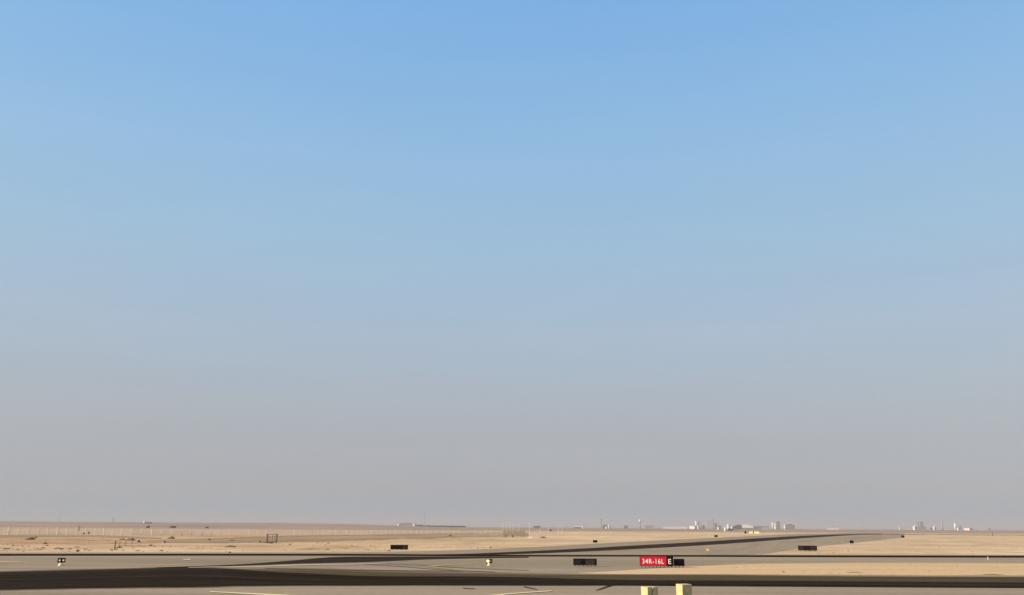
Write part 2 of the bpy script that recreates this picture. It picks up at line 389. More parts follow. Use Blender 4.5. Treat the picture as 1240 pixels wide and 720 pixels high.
# ------------------------------------------------------------------ the ground: one sheet to the horizon
kd = kdtree.KDTree(len(flat_pts))
for i, p in enumerate(flat_pts): kd.insert(p, i)
kd.balance()
def sm(a, b, x):
    t = min(1, max(0, (x - a) / (b - a))); return t*t*(3-2*t)
def ground_h(x, y):
    h = 0.0
    if y > 20 and y > near_y(x) and math.hypot(x, y) < 900:
        d = kd.find(Vector((x, y, 0)))[2]
        m = sm(2.5, 14, min(d, y - near_y(x) + 1.5)) * (1 - sm(600, 850, math.hypot(x, y)))
        if m > 0:
            lft = sm(40, -30, x)
            n1 = noise.noise(Vector((x*.045, y*.09, 3.1))); n2 = noise.noise(Vector((x*.16, y*.30, 8.7)))
            h += m * ((.16 + .20*lft) * n1 + (.11 + .13*lft) * n2)
    r = math.hypot(x, y)
    if r > 900 and y > 0:                      # the plain climbs a little towards the far left
        a = math.degrees(math.atan2(x, y))
        w = sm(0, -14, a)
        h += w * 8.0 * sm(900, 1900, r) + sm(900, 1700, r) * .5 * noise.noise(Vector((x*.003, y*.003, 0)))
    return h
def make_ground():
    bm = BM()
    angs = []
    a = -180.0
    while a < 179.99:
        angs.append(a); a += .4 if -40 <= a < 40 else 4.0
    radii = [4.0]
    while radii[-1] < 14000: radii.append(radii[-1] * (1.028 if radii[-1] < 1200 else 1.12))
    rings = []
    for r in radii:
        rings.append([bm.verts.new((r*math.sin(R(t)), r*math.cos(R(t)), ground_h(r*math.sin(R(t)), r*math.cos(R(t))))) for t in angs])
    n = len(angs)
    for p, q in zip(rings, rings[1:]):
        for k in range(n): bm.faces.new((q[k], q[(k+1) % n], p[(k+1) % n], p[k]))
    c = bm.verts.new((0, 0, 0))
    for k in range(n): bm.faces.new((rings[0][k], rings[0][(k+1) % n], c))
    bmesh.ops.recalc_face_normals(bm, faces=bm.faces)
    o = link('ground', bm, 'sand', smooth=True); o['kind'] = 'structure'
make_ground()
def on_ground(u, v):
    p = at(u, v); p.z = ground_h(p.x, p.y); return p
def px_m(p): return math.hypot(p.x, p.y) / F / math.cos(math.atan2(p.x, p.y)) * math.cos(math.atan2(p.x, p.y))

# ------------------------------------------------------------------ cream posts in front
def make_post(loc, rz, s, h, groove, label):
    t = thing('square_post', label, 'post', loc, rz, 'cream posts standing in front')
    bm = BM(); a = s / 2
    if groove:   # a slot down one face
        g, d = .026, .035
        prof = [(-a,-a),(-g-.02,-a),(-g-.02,-a+d),(g-.02,-a+d),(g-.02,-a),(a,-a),(a,a),(-a,a)]
        vb = [bm.verts.new((x, y, .06)) for x, y in prof]; vt = [bm.verts.new((x, y, h)) for x, y in prof]
        for k in range(len(prof)): bm.faces.new((vb[k], vb[(k+1) % 8], vt[(k+1) % 8], vt[k]))
        bm.faces.new(vt); bm.faces.new(vb[::-1])
        bmesh.ops.recalc_face_normals(bm, faces=bm.faces)
    else:
        box(bm, -a, a, -a, a, .06, h, bev=.008)
    link('shaft', bm, 'cream_post', t)
    link('base_plate', boxes((-a-.08, a+.08, -a-.08, a+.08, .006, .06), bev=.006), 'leg_metal', t)
    return t
p = at_dist(786.3, 709.6, 22.0); make_post((p.x, p.y, 0), R(23), .300, p.z, True, 'shorter cream square post with a slot down its shaded face, in front')
p = at_dist(828.0, 706.4, 23.6); make_post((p.x, p.y, 0), R(22), .300, p.z, False, 'taller cream square post with smooth shaded face, right of the slotted one')

# ------------------------------------------------------------------ airfield signs
def text_part(name, body, size, x, z, mat, parent, y, width=None):
    cu = bpy.data.curves.new(name, 'FONT'); cu.body = body; cu.size = size
    cu.align_x = 'CENTER'; cu.align_y = 'CENTER'; cu.extrude = .004; cu.space_character = 1.2; cu.offset = .008 * size
    tmp = bpy.data.objects.new(name + '_source', cu); C.objects.link(tmp)
    dg = bpy.context.evaluated_depsgraph_get(); dg.update()
    me = bpy.data.meshes.new_from_object(tmp.evaluated_get(dg))
    bpy.data.objects.remove(tmp); bpy.data.curves.remove(cu)
    xs = [v.co.x for v in me.vertices]; ys = [v.co.y for v in me.vertices]
    cx, cy = (min(xs)+max(xs))/2, (min(ys)+max(ys))/2
    sx = width / (max(xs)-min(xs)) if width else 1; sy = size / (max(ys)-min(ys))
    for v in me.vertices: v.co = ((v.co.x-cx)*sx, (v.co.y-cy)*sy, v.co.z)
    me.materials.clear(); me.materials.append(M[mat])
    me.name = name
    o = bpy.data.objects.new(name, me); C.objects.link(o); o.parent = parent
    o.location = (x, y, z); o.rotation_euler = (R(90), 0, 0)
    return o
def sign(name, label, cat, u0, u1, vt, vb, vleg, panels, nlegs=3, depth=.22, frame='black_metal', texts=(), group='airfield signs', border=.03):
    """panels: list of (share of width, material). Frame box, face panels set into it, legs below."""
    um = (u0 + u1) / 2
    g = at(um, vleg); D = math.hypot(g.x, g.y)
    a, b = at_dist(u0, vt, D), at_dist(u1, vt, D); lo = at_dist(um, vb, D); hi = at_dist(um, vt, D)
    w = (b - a).length; z0, z1 = max(lo.z, .06), hi.z
    c = (a + b) / 2
    t = thing(name, label, cat, (c.x, c.y, 0), -math.atan2(c.x, c.y), group)
    d = depth / 2
    fr = BM(); bd = border
    box(fr, -w/2, w/2, -d+.03, d, z0, z1)
    box(fr, -w/2, w/2, -d, -d+.029, z1-bd, z1); box(fr, -w/2, w/2, -d, -d+.029, z0, z0+bd)
    box(fr, -w/2, -w/2+bd, -d, -d+.029, z0+bd+.001, z1-bd-.001); box(fr, w/2-bd, w/2, -d, -d+.029, z0+bd+.001, z1-bd-.001)
    link('frame', fr, frame, t)
    x = -w/2 + bd; iw = w - 2*bd; tot = sum(s for s, _ in panels)
    for s, m in panels:
        x1 = x + iw * s / tot
        link('panel', boxes((x+.002, x1-.002, -d+.012, -d+.0285, z0+bd+.002, z1-bd-.002)), m, t)
        x = x1
    for k in range(nlegs):
        lx = -w/2 + w * (k + .5) / nlegs
        link('leg', boxes((lx-.025, lx+.025, -.03, .03, .012, z0-.001)), 'black_metal', t)
    for body, size, fx, mat, tw in texts:
        text_part('lettering', body, size, -w/2 + fx*w, (z0+z1)/2 - .02, mat, t, -d + .006, tw)
    return t, w, z0, z1
# holding-position sign 34R-16L with the letter E beside it
t_red, w, z0, z1 = sign('holding_position_sign', 'red airfield sign reading 34R-16L with black panel E at its end', 'airfield sign',
     774.6, 815.0, 672.6, 684.6, 686.6, [(32.2, 'red'), (8.0, 'black')], 9, .24, 'black_metal', border=.02)
text_part('lettering', '34R-16L', .365, -w/2 + w*.398, (z0+z1)/2 - .015, 'letter', t_red, -.12 + .006, w*.64)
text_part('lettering', 'E', .365, -w/2 + w*.893, (z0+z1)/2 - .015, 'letter_cream', t_red, -.12 + .006, w*.082)
sign('blank_sign', 'low blank black box sign just right of the red 34R-16L sign', 'airfield sign', 815.6, 828.6, 676.0, 684.4, 686.6, [(1, 'black')], 3, .25)
sign('blank_sign', 'low dark sign on the pale paving, left of the red sign, paler brown right end', 'airfield sign', 694.2, 722.6, 675.6, 683.6, 685.2,
     [(9, 'green_glass'), (5, 'black'), (11, 'brown_glass'), (2, 'black')], 6, .25)
sign('blank_sign', 'low dark brown sign standing on the sand beyond the tar strip, left of middle', 'airfield sign', 473.0, 494.2, 659.0, 664.6, 665.6,
     [(15, 'black'), (4, 'brown_glass'), (2, 'black')], 4, .25)
sign('blank_sign', 'low dark sign at the tip of the far sand wedge, right of the red sign', 'airfield sign', 966.2, 989.2, 660.0, 665.8, 667.0,
     [(6, 'dark_glass'), (8, 'black'), (8, 'dark_glass')], 4, .25)
sm_signs = [(718.0, 723.4, 653.2, 656.2, 656.9, 'small dark two-panel sign by the far shoulder, above the paler-ended sign'),
            (864.9, 869.0, 647.2, 649.6, 650.4, 'tiny dark sign on the sand left of the yellow sign'),
            (1028.8, 1033.4, 653.6, 657.2, 658.0, 'small dark sign on the far paving edge, up and right of the wedge-tip sign'),
            (1091.2, 1095.0, 647.6, 650.2, 650.9, 'tiny dark sign where the far taxiway runs out, on the right'),
            (665.4, 667.8, 640.4, 642.2, 643.2, 'tiny dark sign beyond the sand, near the slim pale poles'),
            (901.4, 904.0, 642.6, 645.2, 645.9, 'tiny dark board just left of the yellow sign')]
for u0, u1, vt, vb, vl, lab in sm_signs:
    sign('marker_sign', lab, 'airfield sign', u0, u1, vt, vb, vl, [(1, 'black'), (1, 'black')], 2, .2, group='small distant airfield signs')
sign('taxiway_sign', 'distant yellow sign with a black centre panel beside the far taxiway', 'airfield sign', 907.2, 919.2, 642.9, 645.2, 646.0,
     [(7, 'yellow_sign'), (2.2, 'black'), (10, 'yellow_sign')], 4, .3, 'yellow_sign')

# ------------------------------------------------------------------ runway guard lights
def guard_light(u, vb, wpx, label, body, leftlamp, rightlamp, poleh=.17, case='black_metal'):
    g = at(u, vb); D = math.hypot(g.x, g.y); w = wpx * D / F
    t = thing('guard_light', label, 'guard light', (g.x, g.y, .006), -math.atan2(g.x, g.y), 'twin lamp guard lights')
    bm = BM(); cyl(bm, 0, 0, 0, .04, w*.40); link('base', bm, body, t)
    bm = BM(); cyl(bm, 0, 0, .04, poleh, w*.30, w*.2); link('pole', bm, body, t)
    z0 = poleh; h = w * .62
    link('housing', boxes((-w/2, w/2, -.02, .10, z0, z0+h), bev=.012), case, t)
    for sx, lm in ((-1, leftlamp), (1, rightlamp)):
        cx = sx * w * .24; cz = z0 + h*.5
        bm = BM(); bar(bm, (cx, -.021, cz), (cx, -.045, cz), w*(.20 if lm == 'glow' else .125), 16)
        lamp = link('lamp', bm, lm, t)
        bm = BM()
        n = 12; r0 = w*.215; y0, y1 = -.021, -.10
        for k in range(n):
            a0 = math.pi * k / n; a1 = math.pi * (k+1) / n
            q = [(cx+r0*math.cos(a0), y0, cz+r0*math.sin(a0)), (cx+r0*math.cos(a1), y0, cz+r0*math.sin(a1)),
                 (cx+r0*math.cos(a1), y1, cz+r0*math.sin(a1)), (cx+r0*math.cos(a0), y1, cz+r0*math.sin(a0))]
            bm.faces.new([bm.verts.new(x) for x in q])
        bmesh.ops.remove_doubles(bm, verts=bm.verts, dist=1e-5)
        bmesh.ops.solidify(bm, geom=bm.faces, thickness=.006)
        link('visor', bm, case, lamp)
    return t
guard_light(73.5, 684.4, 7.2, 'twin lamp guard light on cream foot with both lenses pale, far left', 'cream_metal', 'pale_glow', 'pale_glow', .23)
guard_light(592.6, 684.2, 7.0, 'twin lamp guard light with its left lamp glowing amber, near the chevron marking', 'yellow_metal', 'glow', 'lens', .20)
guard_light(857.6, 666.0, 5.2, 'small far guard light with two yellow lamps on the far paving', 'yellow_metal', 'yellow_sign', 'yellow_sign', .10, 'dull_yellow')
# single edge light on a stick and the small white stake
g = at(591.4, 665.0); t = thing('edge_light', 'single small yellow edge light on a stick at the far shoulder', 'edge light', (g.x, g.y, .012))
bm = BM(); cyl(bm, 0, 0, 0, .36, .045, .04); link('stick', bm, 'yellow_metal', t)
bm = BM(); lathe(bm, 0, 0, [(.045, .361), (.075, .39), (.07, .45), (.03, .48)]); link('lamp', bm, 'yellow_sign', t)
g = at(1196.6, 677.2); t = thing('marker_stake', 'short white stake beside the tar strip on the right', 'stake', (g.x, g.y, .006))
bm = BM(); cyl(bm, 0, 0, .0, .27, .036, .032); link('stake', bm, 'pinkwhite', t)
bm = BM(); lathe(bm, 0, 0, [(.045, .271), (.05, .285), (.025, .31)]); link('cap', bm, 'pinkwhite', t)
g = on_ground(1202, 648.2); t = thing('marker_stake', 'thin dark stake standing by the distant road on the right', 'stake', g)
bm = BM(); cyl(bm, 0, 0, 0, 1.5, .16, .12); link('stake', bm, 'rust', t)
bm = BM(); lathe(bm, 0, 0, [(.2, 1.501), (.2, 1.62)]); link('cap', bm, 'rust', t)

# ------------------------------------------------------------------ fences
def make_fence():
    path_px = [(-120, 646.4), (0, 646.8), (100, 647.3), (160, 647.7), (300, 647.9), (420, 647.1), (480, 646.6), (560, 646.3), (640, 646.2)]
    pts = []
    for i in range(400):
        u = -120 + 760 * i / 399; pts.append((at(u, interp(path_px, u)), u))
    root_p = pts[0][0]
    t = thing('perimeter_fence', 'long pale wire fence with concrete posts across the desert on the left', 'fence', (root_p.x, root_p.y, 0))
    # walk along the path
    length = 0; spots = []; nxt = 0.0
    pitch = 2.75
    wire = BM(); prev = None; wn = 0.0
    def hgt(u): return 2.25 - .5 * sm(0, 300, u) - .1 * sm(420, 640, u)
    rails = []
    for (p, u), (q, u2) in zip(pts, pts[1:]):
        seg = (q - p).length
        while wn <= length + seg:
            x = p.lerp(q, (wn - length) / seg) - root_p; gh = ground_h(p.x, p.y)
            h = hgt(u); box(wire, x.x-.008, x.x+.008, x.y-.008, x.y+.008, gh+.03, gh+h-.12); wn += .17
        while nxt <= length + seg:
            spots.append((p.lerp(q, (nxt - length) / seg), u)); nxt += pitch
        length += seg
    for k, (p, u) in enumerate(spots):
        gh = ground_h(p.x, p.y); h = hgt(u); s = .13 if (k * 7) % 5 == 0 else .085
        bm = BM(); box(bm, -s, s, -s, s, -.2, h)
        o = link('post', bm, 'fence_post', t); o.location = (p.x-root_p.x, p.y-root_p.y, gh)
        if k:
            p0, u0 = spots[k-1]; g0 = ground_h(p0.x, p0.y)
            for f in (.12, .5, .93):
                bar(wire, (p0.x-root_p.x, p0.y-root_p.y, g0+hgt(u0)*f), (p.x-root_p.x, p.y-root_p.y, gh+h*f), .014, 4)
    link('wire_mesh', wire, 'fence_wire', t)
    return len(spots)
print('fence posts', make_fence())

def screen_fence():
    a, b = at(608.5, 647.6), at(634.8, 647.8); d = b - a; L = d.length
    t = thing('screen_fence', 'short olive netted fence section at the right end of the long pale fence', 'fence', (a.x, a.y, ground_h(a.x, a.y)), math.atan2(d.y, d.x))
    bm = BM(); k = 0; x = 0
    while x < L:
        box(bm, x, x+.10, -.012, .012, .05, 1.62 + .06*math.sin(x*2)); x += .145
    for z in (.3, .8, 1.3, 1.7): box(bm, 0, L, -.02, -.013, z-.03, z+.03)
    link('netting', bm, 'netting', t)
    for k in range(5):
        bm = BM(); box(bm, L*k/4-.05, L*k/4+.05, .02, .12, -.2, 1.85); link('post', bm, 'netting', t)
screen_fence()
# slim pale poles along the horizon past the fence
pole_px = [(609, 632.6), (613, 633.6), (617.5, 632.0), (621.5, 632.8), (628.5, 634.0), (641, 632.2), (654, 636), (664.5, 636.5), (676, 636.5), (680.5, 637)]
pole_labels = ['leftmost of the slim pale poles rising behind the olive netted fence', 'second slim pale pole from the left behind the olive netted fence',
  'tall third slim pale pole from the left above the olive netted fence', 'fourth slim pale pole from the left above the olive netted fence',
  'fifth slim pale pole above the right half of the olive netted fence', 'tall slim pale pole standing just right of the olive netted fence',
  'shorter slim pale pole below the small grey far building', 'short slim pale pole beside the tiny dark sign',
  'short slim pale pole right of the tiny dark sign', 'rightmost of the slim pale poles, right of the tiny dark sign']
for (u, vt), lab in zip(pole_px, pole_labels):
    g = on_ground(u, 647.2 if u < 650 else 645.2); D = math.hypot(g.x, g.y); top = at_dist(u, vt, D)
    t = thing('slim_pole', lab, 'pole', g, 0, 'slim pale poles past the fence')
    h = top.z - g.z
    bm = BM(); cyl(bm, 0, 0, 0, h, .055, .04, 8); link('shaft', bm, 'fence_post', t)
    bm = BM(); box(bm, -.28, .28, -.03, .03, h+.001, h+.07); link('crossarm', bm, 'fence_post', t)

def wire_enclosure():
    g = on_ground(139, 664); t = thing('wire_enclosure', 'low rusty wire enclosure on the sand around two dark heaps, left', 'enclosure', g)
    pp = [Vector((0, 0, 0))] + [on_ground(u, v) - g for u, v in ((144.4, 662.2), (151.6, 662.2), (159.5, 661.8))]
    h = [1.15, .95, .95, .9]
    for p, hh, r in zip(pp, h, (.05, .018, .02, .018)):
        bm = BM(); box(bm, p.x-r, p.x+r, p.y-r, p.y+r, p.z-.1, p.z+hh); link('post', bm, 'rust', t)
    bm = BM()
    for (a, ha), (b, hb) in zip(zip(pp, h), zip(pp[1:], h[1:])):
        bar(bm, a + Vector((0,0,ha*.97)), b + Vector((0,0,hb*.97)), .012, 5); bar(bm, a + Vector((0,0,.06)), b + Vector((0,0,.06)), .022, 5)
    link('wire', bm, 'rust', t)
wire_enclosure()
def metal_cage():
    g = on_ground(329.4, 656.8); s = math.hypot(g.x, g.y) / F
    w, h = 10.2*s, 9.3*s; d = .9
    t = thing('metal_cage', 'small open rusty metal frame cage among rubble at the foot of the fence', 'cage', g, -math.atan2(g.x, g.y) + R(8))
    for sx in (-1, 1):
        for sy in (0, 1):
            r = .05 if sy == 0 else .04
            link('post', boxes((sx*w/2-r, sx*w/2+r, sy*d-r, sy*d+r, -.1, h)), 'rust', t)
    bm = BM()
    for sy in (0, d): box(bm, -w/2-.25, w/2+.22, sy-.03, sy+.03, h+.001, h+.06); box(bm, -w/2+.08, w/2-.08, sy-.03, sy+.03, .12, .2)
    link('rail', bm, 'rust', t)
    bm = BM()
    for k in (-.22, .05, .27): box(bm, k*w-.022, k*w+.022, d*.5-.02, d*.5+.02, 0, h-.01)
    link('bars', bm, 'rust', t)
metal_cage()

# ------------------------------------------------------------------ heaps, stones and scrub on the sand
def heap_bm(rx, ry, h, seed, lumps=26, lean=0.0):
    rnd = random.Random(seed); bm = BM()
    n, m = 22, 7; rings = []
    for j in range(m + 1):
        t = j / m
        rings.append([])
        for k in range(n):
            a = 2*math.pi*k/n
            rr = (1 - t) ** .75 * (1 + .30*noise.noise(Vector((math.cos(a)*1.7+seed, math.sin(a)*1.7, t*2))))
            z = h * t * (.85 + .45*noise.noise(Vector((math.cos(a)*rr*2.1+seed*3, math.sin(a)*rr*2.1, 5)))) + (lean*math.cos(a)*rr*h*t)
            rings[-1].append(bm.verts.new((rx*rr*math.cos(a), ry*rr*math.sin(a), z - .03 if j == 0 else z)))
    for p, q in zip(rings, rings[1:]):
        for k in range(n): bm.faces.new((p[k], p[(k+1) % n], q[(k+1) % n], q[k]))
    for _ in range(lumps):
        a = rnd.uniform(0, 6.28); rr = rnd.random() ** .6
        s = rnd.uniform(.10, .28) * h
        mt = Matrix.Translation((rx*rr*math.cos(a), ry*rr*math.sin(a), max(.02, h*(1-rr)*.8))) @ Matrix.Rotation(rnd.uniform(0, 6), 4, (rnd.random(), rnd.random(), 1)) @ Matrix.Diagonal((s*rnd.uniform(.8, 1.6), s, s*.8, 1))
        vs = bmesh.ops.create_icosphere(bm, subdivisions=1, radius=1, matrix=mt)['verts']
        for v in vs: v.co += Vector((rnd.uniform(-1, 1), rnd.uniform(-1, 1), rnd.uniform(-1, 1))) * s * .22
    return bm
def scrub_bm(rx, ry, h, seed, n=150):
    rnd = random.Random(seed); bm = BM()
    for k in range(9):
        a = rnd.uniform(0, 6.28); bar(bm, (0, 0, -.02), (rx*.7*math.cos(a), ry*.7*math.sin(a), h*rnd.uniform(.5, .9)), h*.02+.003, 4)
    for _ in range(n):
        a = rnd.uniform(0, 6.28); rr = rnd.random() ** .5; z = rnd.random()
        p = Vector((rx*rr*math.cos(a)*math.sqrt(max(.1, 1-z*z)), ry*rr*math.sin(a)*math.sqrt(max(.1, 1-z*z)), h*z*(.75+.25*rnd.random())))
        d1 = Vector((rnd.uniform(-1,1), rnd.uniform(-1,1), rnd.uniform(-.3,1))).normalized(); d2 = d1.orthogonal().normalized()
        s = h * rnd.uniform(.10, .22)
        bm.faces.new([bm.verts.new(p + q) for q in (d1*s, d2*s*.5, -d1*s*.6, -d2*s*.5)])
    return bm
HG, SG = 'dark soil heaps on the left sand', 'dry scrub tufts on the left sand'
items = [
 # kind, u, v of the foot, width px, height px, label
 ('soil_heap', 35.4, 653.2, 9.5, 2.6, 'long dark heap leaning right, the largest below the fence at the far left'),
 ('scrub_tuft', 42.4, 652.6, 3.2, 1.6, 'small dark tuft just right of the far-left long heap'),
 ('soil_heap', 54.0, 658.2, 4.2, 2.0, 'small dark oval heap midway between fence and tar strip, upper of two'),
 ('soil_heap', 51.2, 663.2, 5.2, 1.9, 'small dark oval heap with a long thin tail, lower of two'),
 ('soil_heap', 69.0, 663.4, 7.0, 1.1, 'thin low reddish soil streak left of a small tuft'),
 ('scrub_tuft', 75.5, 662.6, 3.4, 1.9, 'small brown tuft at the right end of the thin reddish soil streak'),
 ('soil_heap', 92.0, 661.8, 8.0, 1.0, 'thin straight dark soil streak left of the wire enclosure'),
 ('scrub_tuft', 93.5, 667.6, 3.0, 2.2, 'lone brown tuft close to the tar strip, left of the wire enclosure'),
 ('soil_heap', 9.0, 644.6, 3.4, 1.8, 'small dark heap against the fence at the picture edge'),
 ('soil_heap', 101.0, 645.6, 4.4, 2.1, 'dark lump seen through the fence mesh, left of a narrow upright one'),
 ('scrub_tuft', 107.3, 646.0, 1.7, 2.6, 'narrow upright dark tuft seen through the fence mesh'),
 ('soil_heap', 144.2, 663.2, 5.5, 2.2, 'dark peaked heap at the foot of the wire enclosure'),
 ('soil_heap', 147.8, 653.0, 6.5, 1.7, 'flat dark heap above the wire enclosure, left of a pale stone'),
 ('soil_heap', 158.0, 653.6, 9.0, 2.4, 'dark curved heap above the wire enclosure, right of a pale stone'),
 ('scrub_tuft', 167.6, 655.8, 3.4, 2.4, 'ragged brown tuft right of the wire enclosure'),
 ('soil_heap', 181.5, 661.6, 6.5, 2.2, 'dark bump ending a long straight soil ridge'),
 ('soil_ridge', 168.0, 661.8, 24.0, .9, 'long straight thin ridge of dark soil left of the dark bump'),
 ('soil_heap', 166.0, 666.4, 6.0, 1.1, 'flat brown streak near the tar strip under the long straight ridge'),
 ('soil_heap', 195.0, 666.2, 5.0, 1.4, 'flat brown streak near the tar strip, right of the other one'),
 ('soil_heap', 207.0, 651.6, 7.0, 2.8, 'dark heap slanting up to the right under the fence'),
 ('scrub_tuft', 199.3, 656.6, 1.8, 2.6, 'dark narrow tuft beside a small pale upright stone'),
 ('soil_heap', 220.5, 661.6, 4.0, .9, 'short faint brown streak between the ridge bump and the dark lens-shaped bank'),
 ('scrub_tuft', 253.0, 653.6, 3.8, 1.9, 'brown oval tuft below the fence above the lens-shaped bank'),
 ('soil_heap', 280.5, 654.0, 8.0, 1.5, 'flat greyish brown streak above the lens-shaped bank'),
 ('soil_bank', 278.8, 660.6, 12.5, 2.0, 'dark lens-shaped soil bank on the open sand, left of the cage'),
 ('scrub_tuft', 278.0, 669.0, 3.4, 1.9, 'lone grey-brown tuft at the edge of the tar strip below the lens-shaped bank'),
 ('soil_heap', 314.7, 656.4, 2.8, 2.2, 'round dark lump at the left end of the rubble beside the cage'),
 ('rubble_pile', 321.0, 656.6, 7.0, 1.5, 'low line of dark rubble between the round lump and the cage'),
 ('rubble_pile', 327.6, 657.0, 4.5, 1.8, 'dark rubble at the foot of the cage front'),
 ('soil_heap', 420.8, 663.8, 2.2, 1.5, 'tiny dark lump on the smooth sand left of the thin streak'),
 ('soil_heap', 430.5, 664.0, 14.0, .8, 'long thin dark streak on the smooth sand left of the brown sign'),
 ('soil_heap', 545.0, 648.4, 5.0, 1.9, 'dark wedge-shaped heap on the sand right of the brown sign'),
 ('scrub_tuft', 612.6, 649.6, 1.6, 2.4, 'left of two dark upright tufts below the olive netted fence'),
 ('scrub_tuft', 621.0, 649.8, 1.7, 2.3, 'right of two dark upright tufts below the olive netted fence'),
 ('soil_heap', 657.6, 650.6, 7.0, 2.0, 'dark peaked mound beside a pale one, right of the olive netted fence'),
 ('pale_mound', 643.5, 650.6, 10.0, 1.5, 'pale pink sand mound left of the dark peaked mound'),
 ('pale_stone', 153.4, 651.8, 3.6, 1.5, 'pale flat stone between two dark heaps above the wire enclosure'),
 ('pale_stone', 197.2, 656.8, 1.8, 2.9, 'pale upright stone beside the dark narrow tuft'),
 ('soil_heap', 949.0, 692.0, 4.0, .9, 'tiny brown heap on the near sand strip, left of the other streak'),
 ('soil_ridge', 1036.0, 692.8, 17.0, .8, 'long thin dark streak on the near sand strip, below the far dark sign'),
 ('soil_ridge', 1204.0, 695.6, 24.0, .9, 'long thin brown streak on the near sand strip at the far right'),
]
KM = {'soil_heap': 'soil', 'soil_bank': 'soil', 'soil_ridge': 'soil', 'rubble_pile': 'soil', 'scrub_tuft': 'scrub', 'pale_mound': 'pale_sand', 'pale_stone': 'stone'}
KC = {'soil_heap': 'soil heap', 'soil_bank': 'soil bank', 'soil_ridge': 'soil ridge', 'rubble_pile': 'rubble', 'scrub_tuft': 'shrub', 'pale_mound': 'sand mound', 'pale_stone': 'stone'}
for k, (kind, u, v, wp, hp, lab) in enumerate(items):
    g = on_ground(u, v); s = math.hypot(g.x, g.y) / F
    if 679 < v < 698 and u > 690: g.z = .012
    rx, h = wp*s/2, hp*s*.95
    ry = min(rx*.8, 1.2) if kind != 'soil_ridge' else .35
    g.y += ry * .6
    if kind == 'scrub_tuft': bm = scrub_bm(rx, min(rx, .6), h, k)
    else: bm = heap_bm(rx*1.05, ry, h, k, {'rubble_pile': 60, 'pale_stone': 0, 'pale_mound': 4}.get(kind, 22), .3 if 'right' in lab else 0)
    o = link(kind, bm, KM[kind], smooth=(kind not in ('rubble_pile', 'scrub_tuft')))
    o.location = g; o.rotation_euler = (0, 0, -math.atan2(g.x, g.y))
    tag(o, lab, KC[kind], {'soil_heap': HG, 'scrub_tuft': SG}.get(kind))

M['clod'] = plain('brown_clods', (.215, .148, .090), .95, .35, .8)
def gravel():
    rnd = random.Random(11); bm = BM(); n = 0
    def clod(p, w, h):
        mt = Matrix.Translation(p) @ Matrix.Rotation(rnd.uniform(0, 6), 4, 'Z') @ Matrix.Diagonal((w, w*rnd.uniform(.5, 1), h, 1))
        for v in bmesh.ops.create_icosphere(bm, subdivisions=1, radius=.5, matrix=mt)['verts']:
            v.co += Vector((rnd.uniform(-1, 1)*w, rnd.uniform(-1, 1)*w, rnd.uniform(-1, 1)*h)) * .13
    for k in range(5200):
        if k % 4: u, v = rnd.uniform(-160, 660), 648.5 + 20.0 * rnd.random() ** .9
        else: u, v = rnd.uniform(940, 1400), rnd.uniform(649, 670.5)
        p = at(u, v)
        c = noise.noise(Vector((p.x*.07, p.y*.07, 2.0))) + .6*noise.noise(Vector((p.x*.23, p.y*.23, 6.0)))
        if c < rnd.uniform(-.05, .55) or kd.find(Vector((p.x, p.y, 0)))[2] < 1.6: continue
        p.z = ground_h(p.x, p.y)
        w = rnd.uniform(.12, .30) * (2.2 if rnd.random() < .10 else 1)
        clod(p, w, w * rnd.uniform(.25, .5)); n += 1
    for k in range(420):          # crumbs on the sand strip nearer by
        u, v = rnd.uniform(830, 1400), rnd.uniform(682.5, 696)
        p = at(u, v, .012)
        if noise.noise(Vector((p.x*.12, p.y*.12, 9.0))) < rnd.uniform(-.2, .4): continue
        w = rnd.uniform(.06, .16); clod(p, w, w*.4)
    o = link('gravel', bm, 'clod'); o['kind'] = 'stuff'
    tag(o, 'scattered brown clods and gravel on the sand', 'gravel')
gravel()

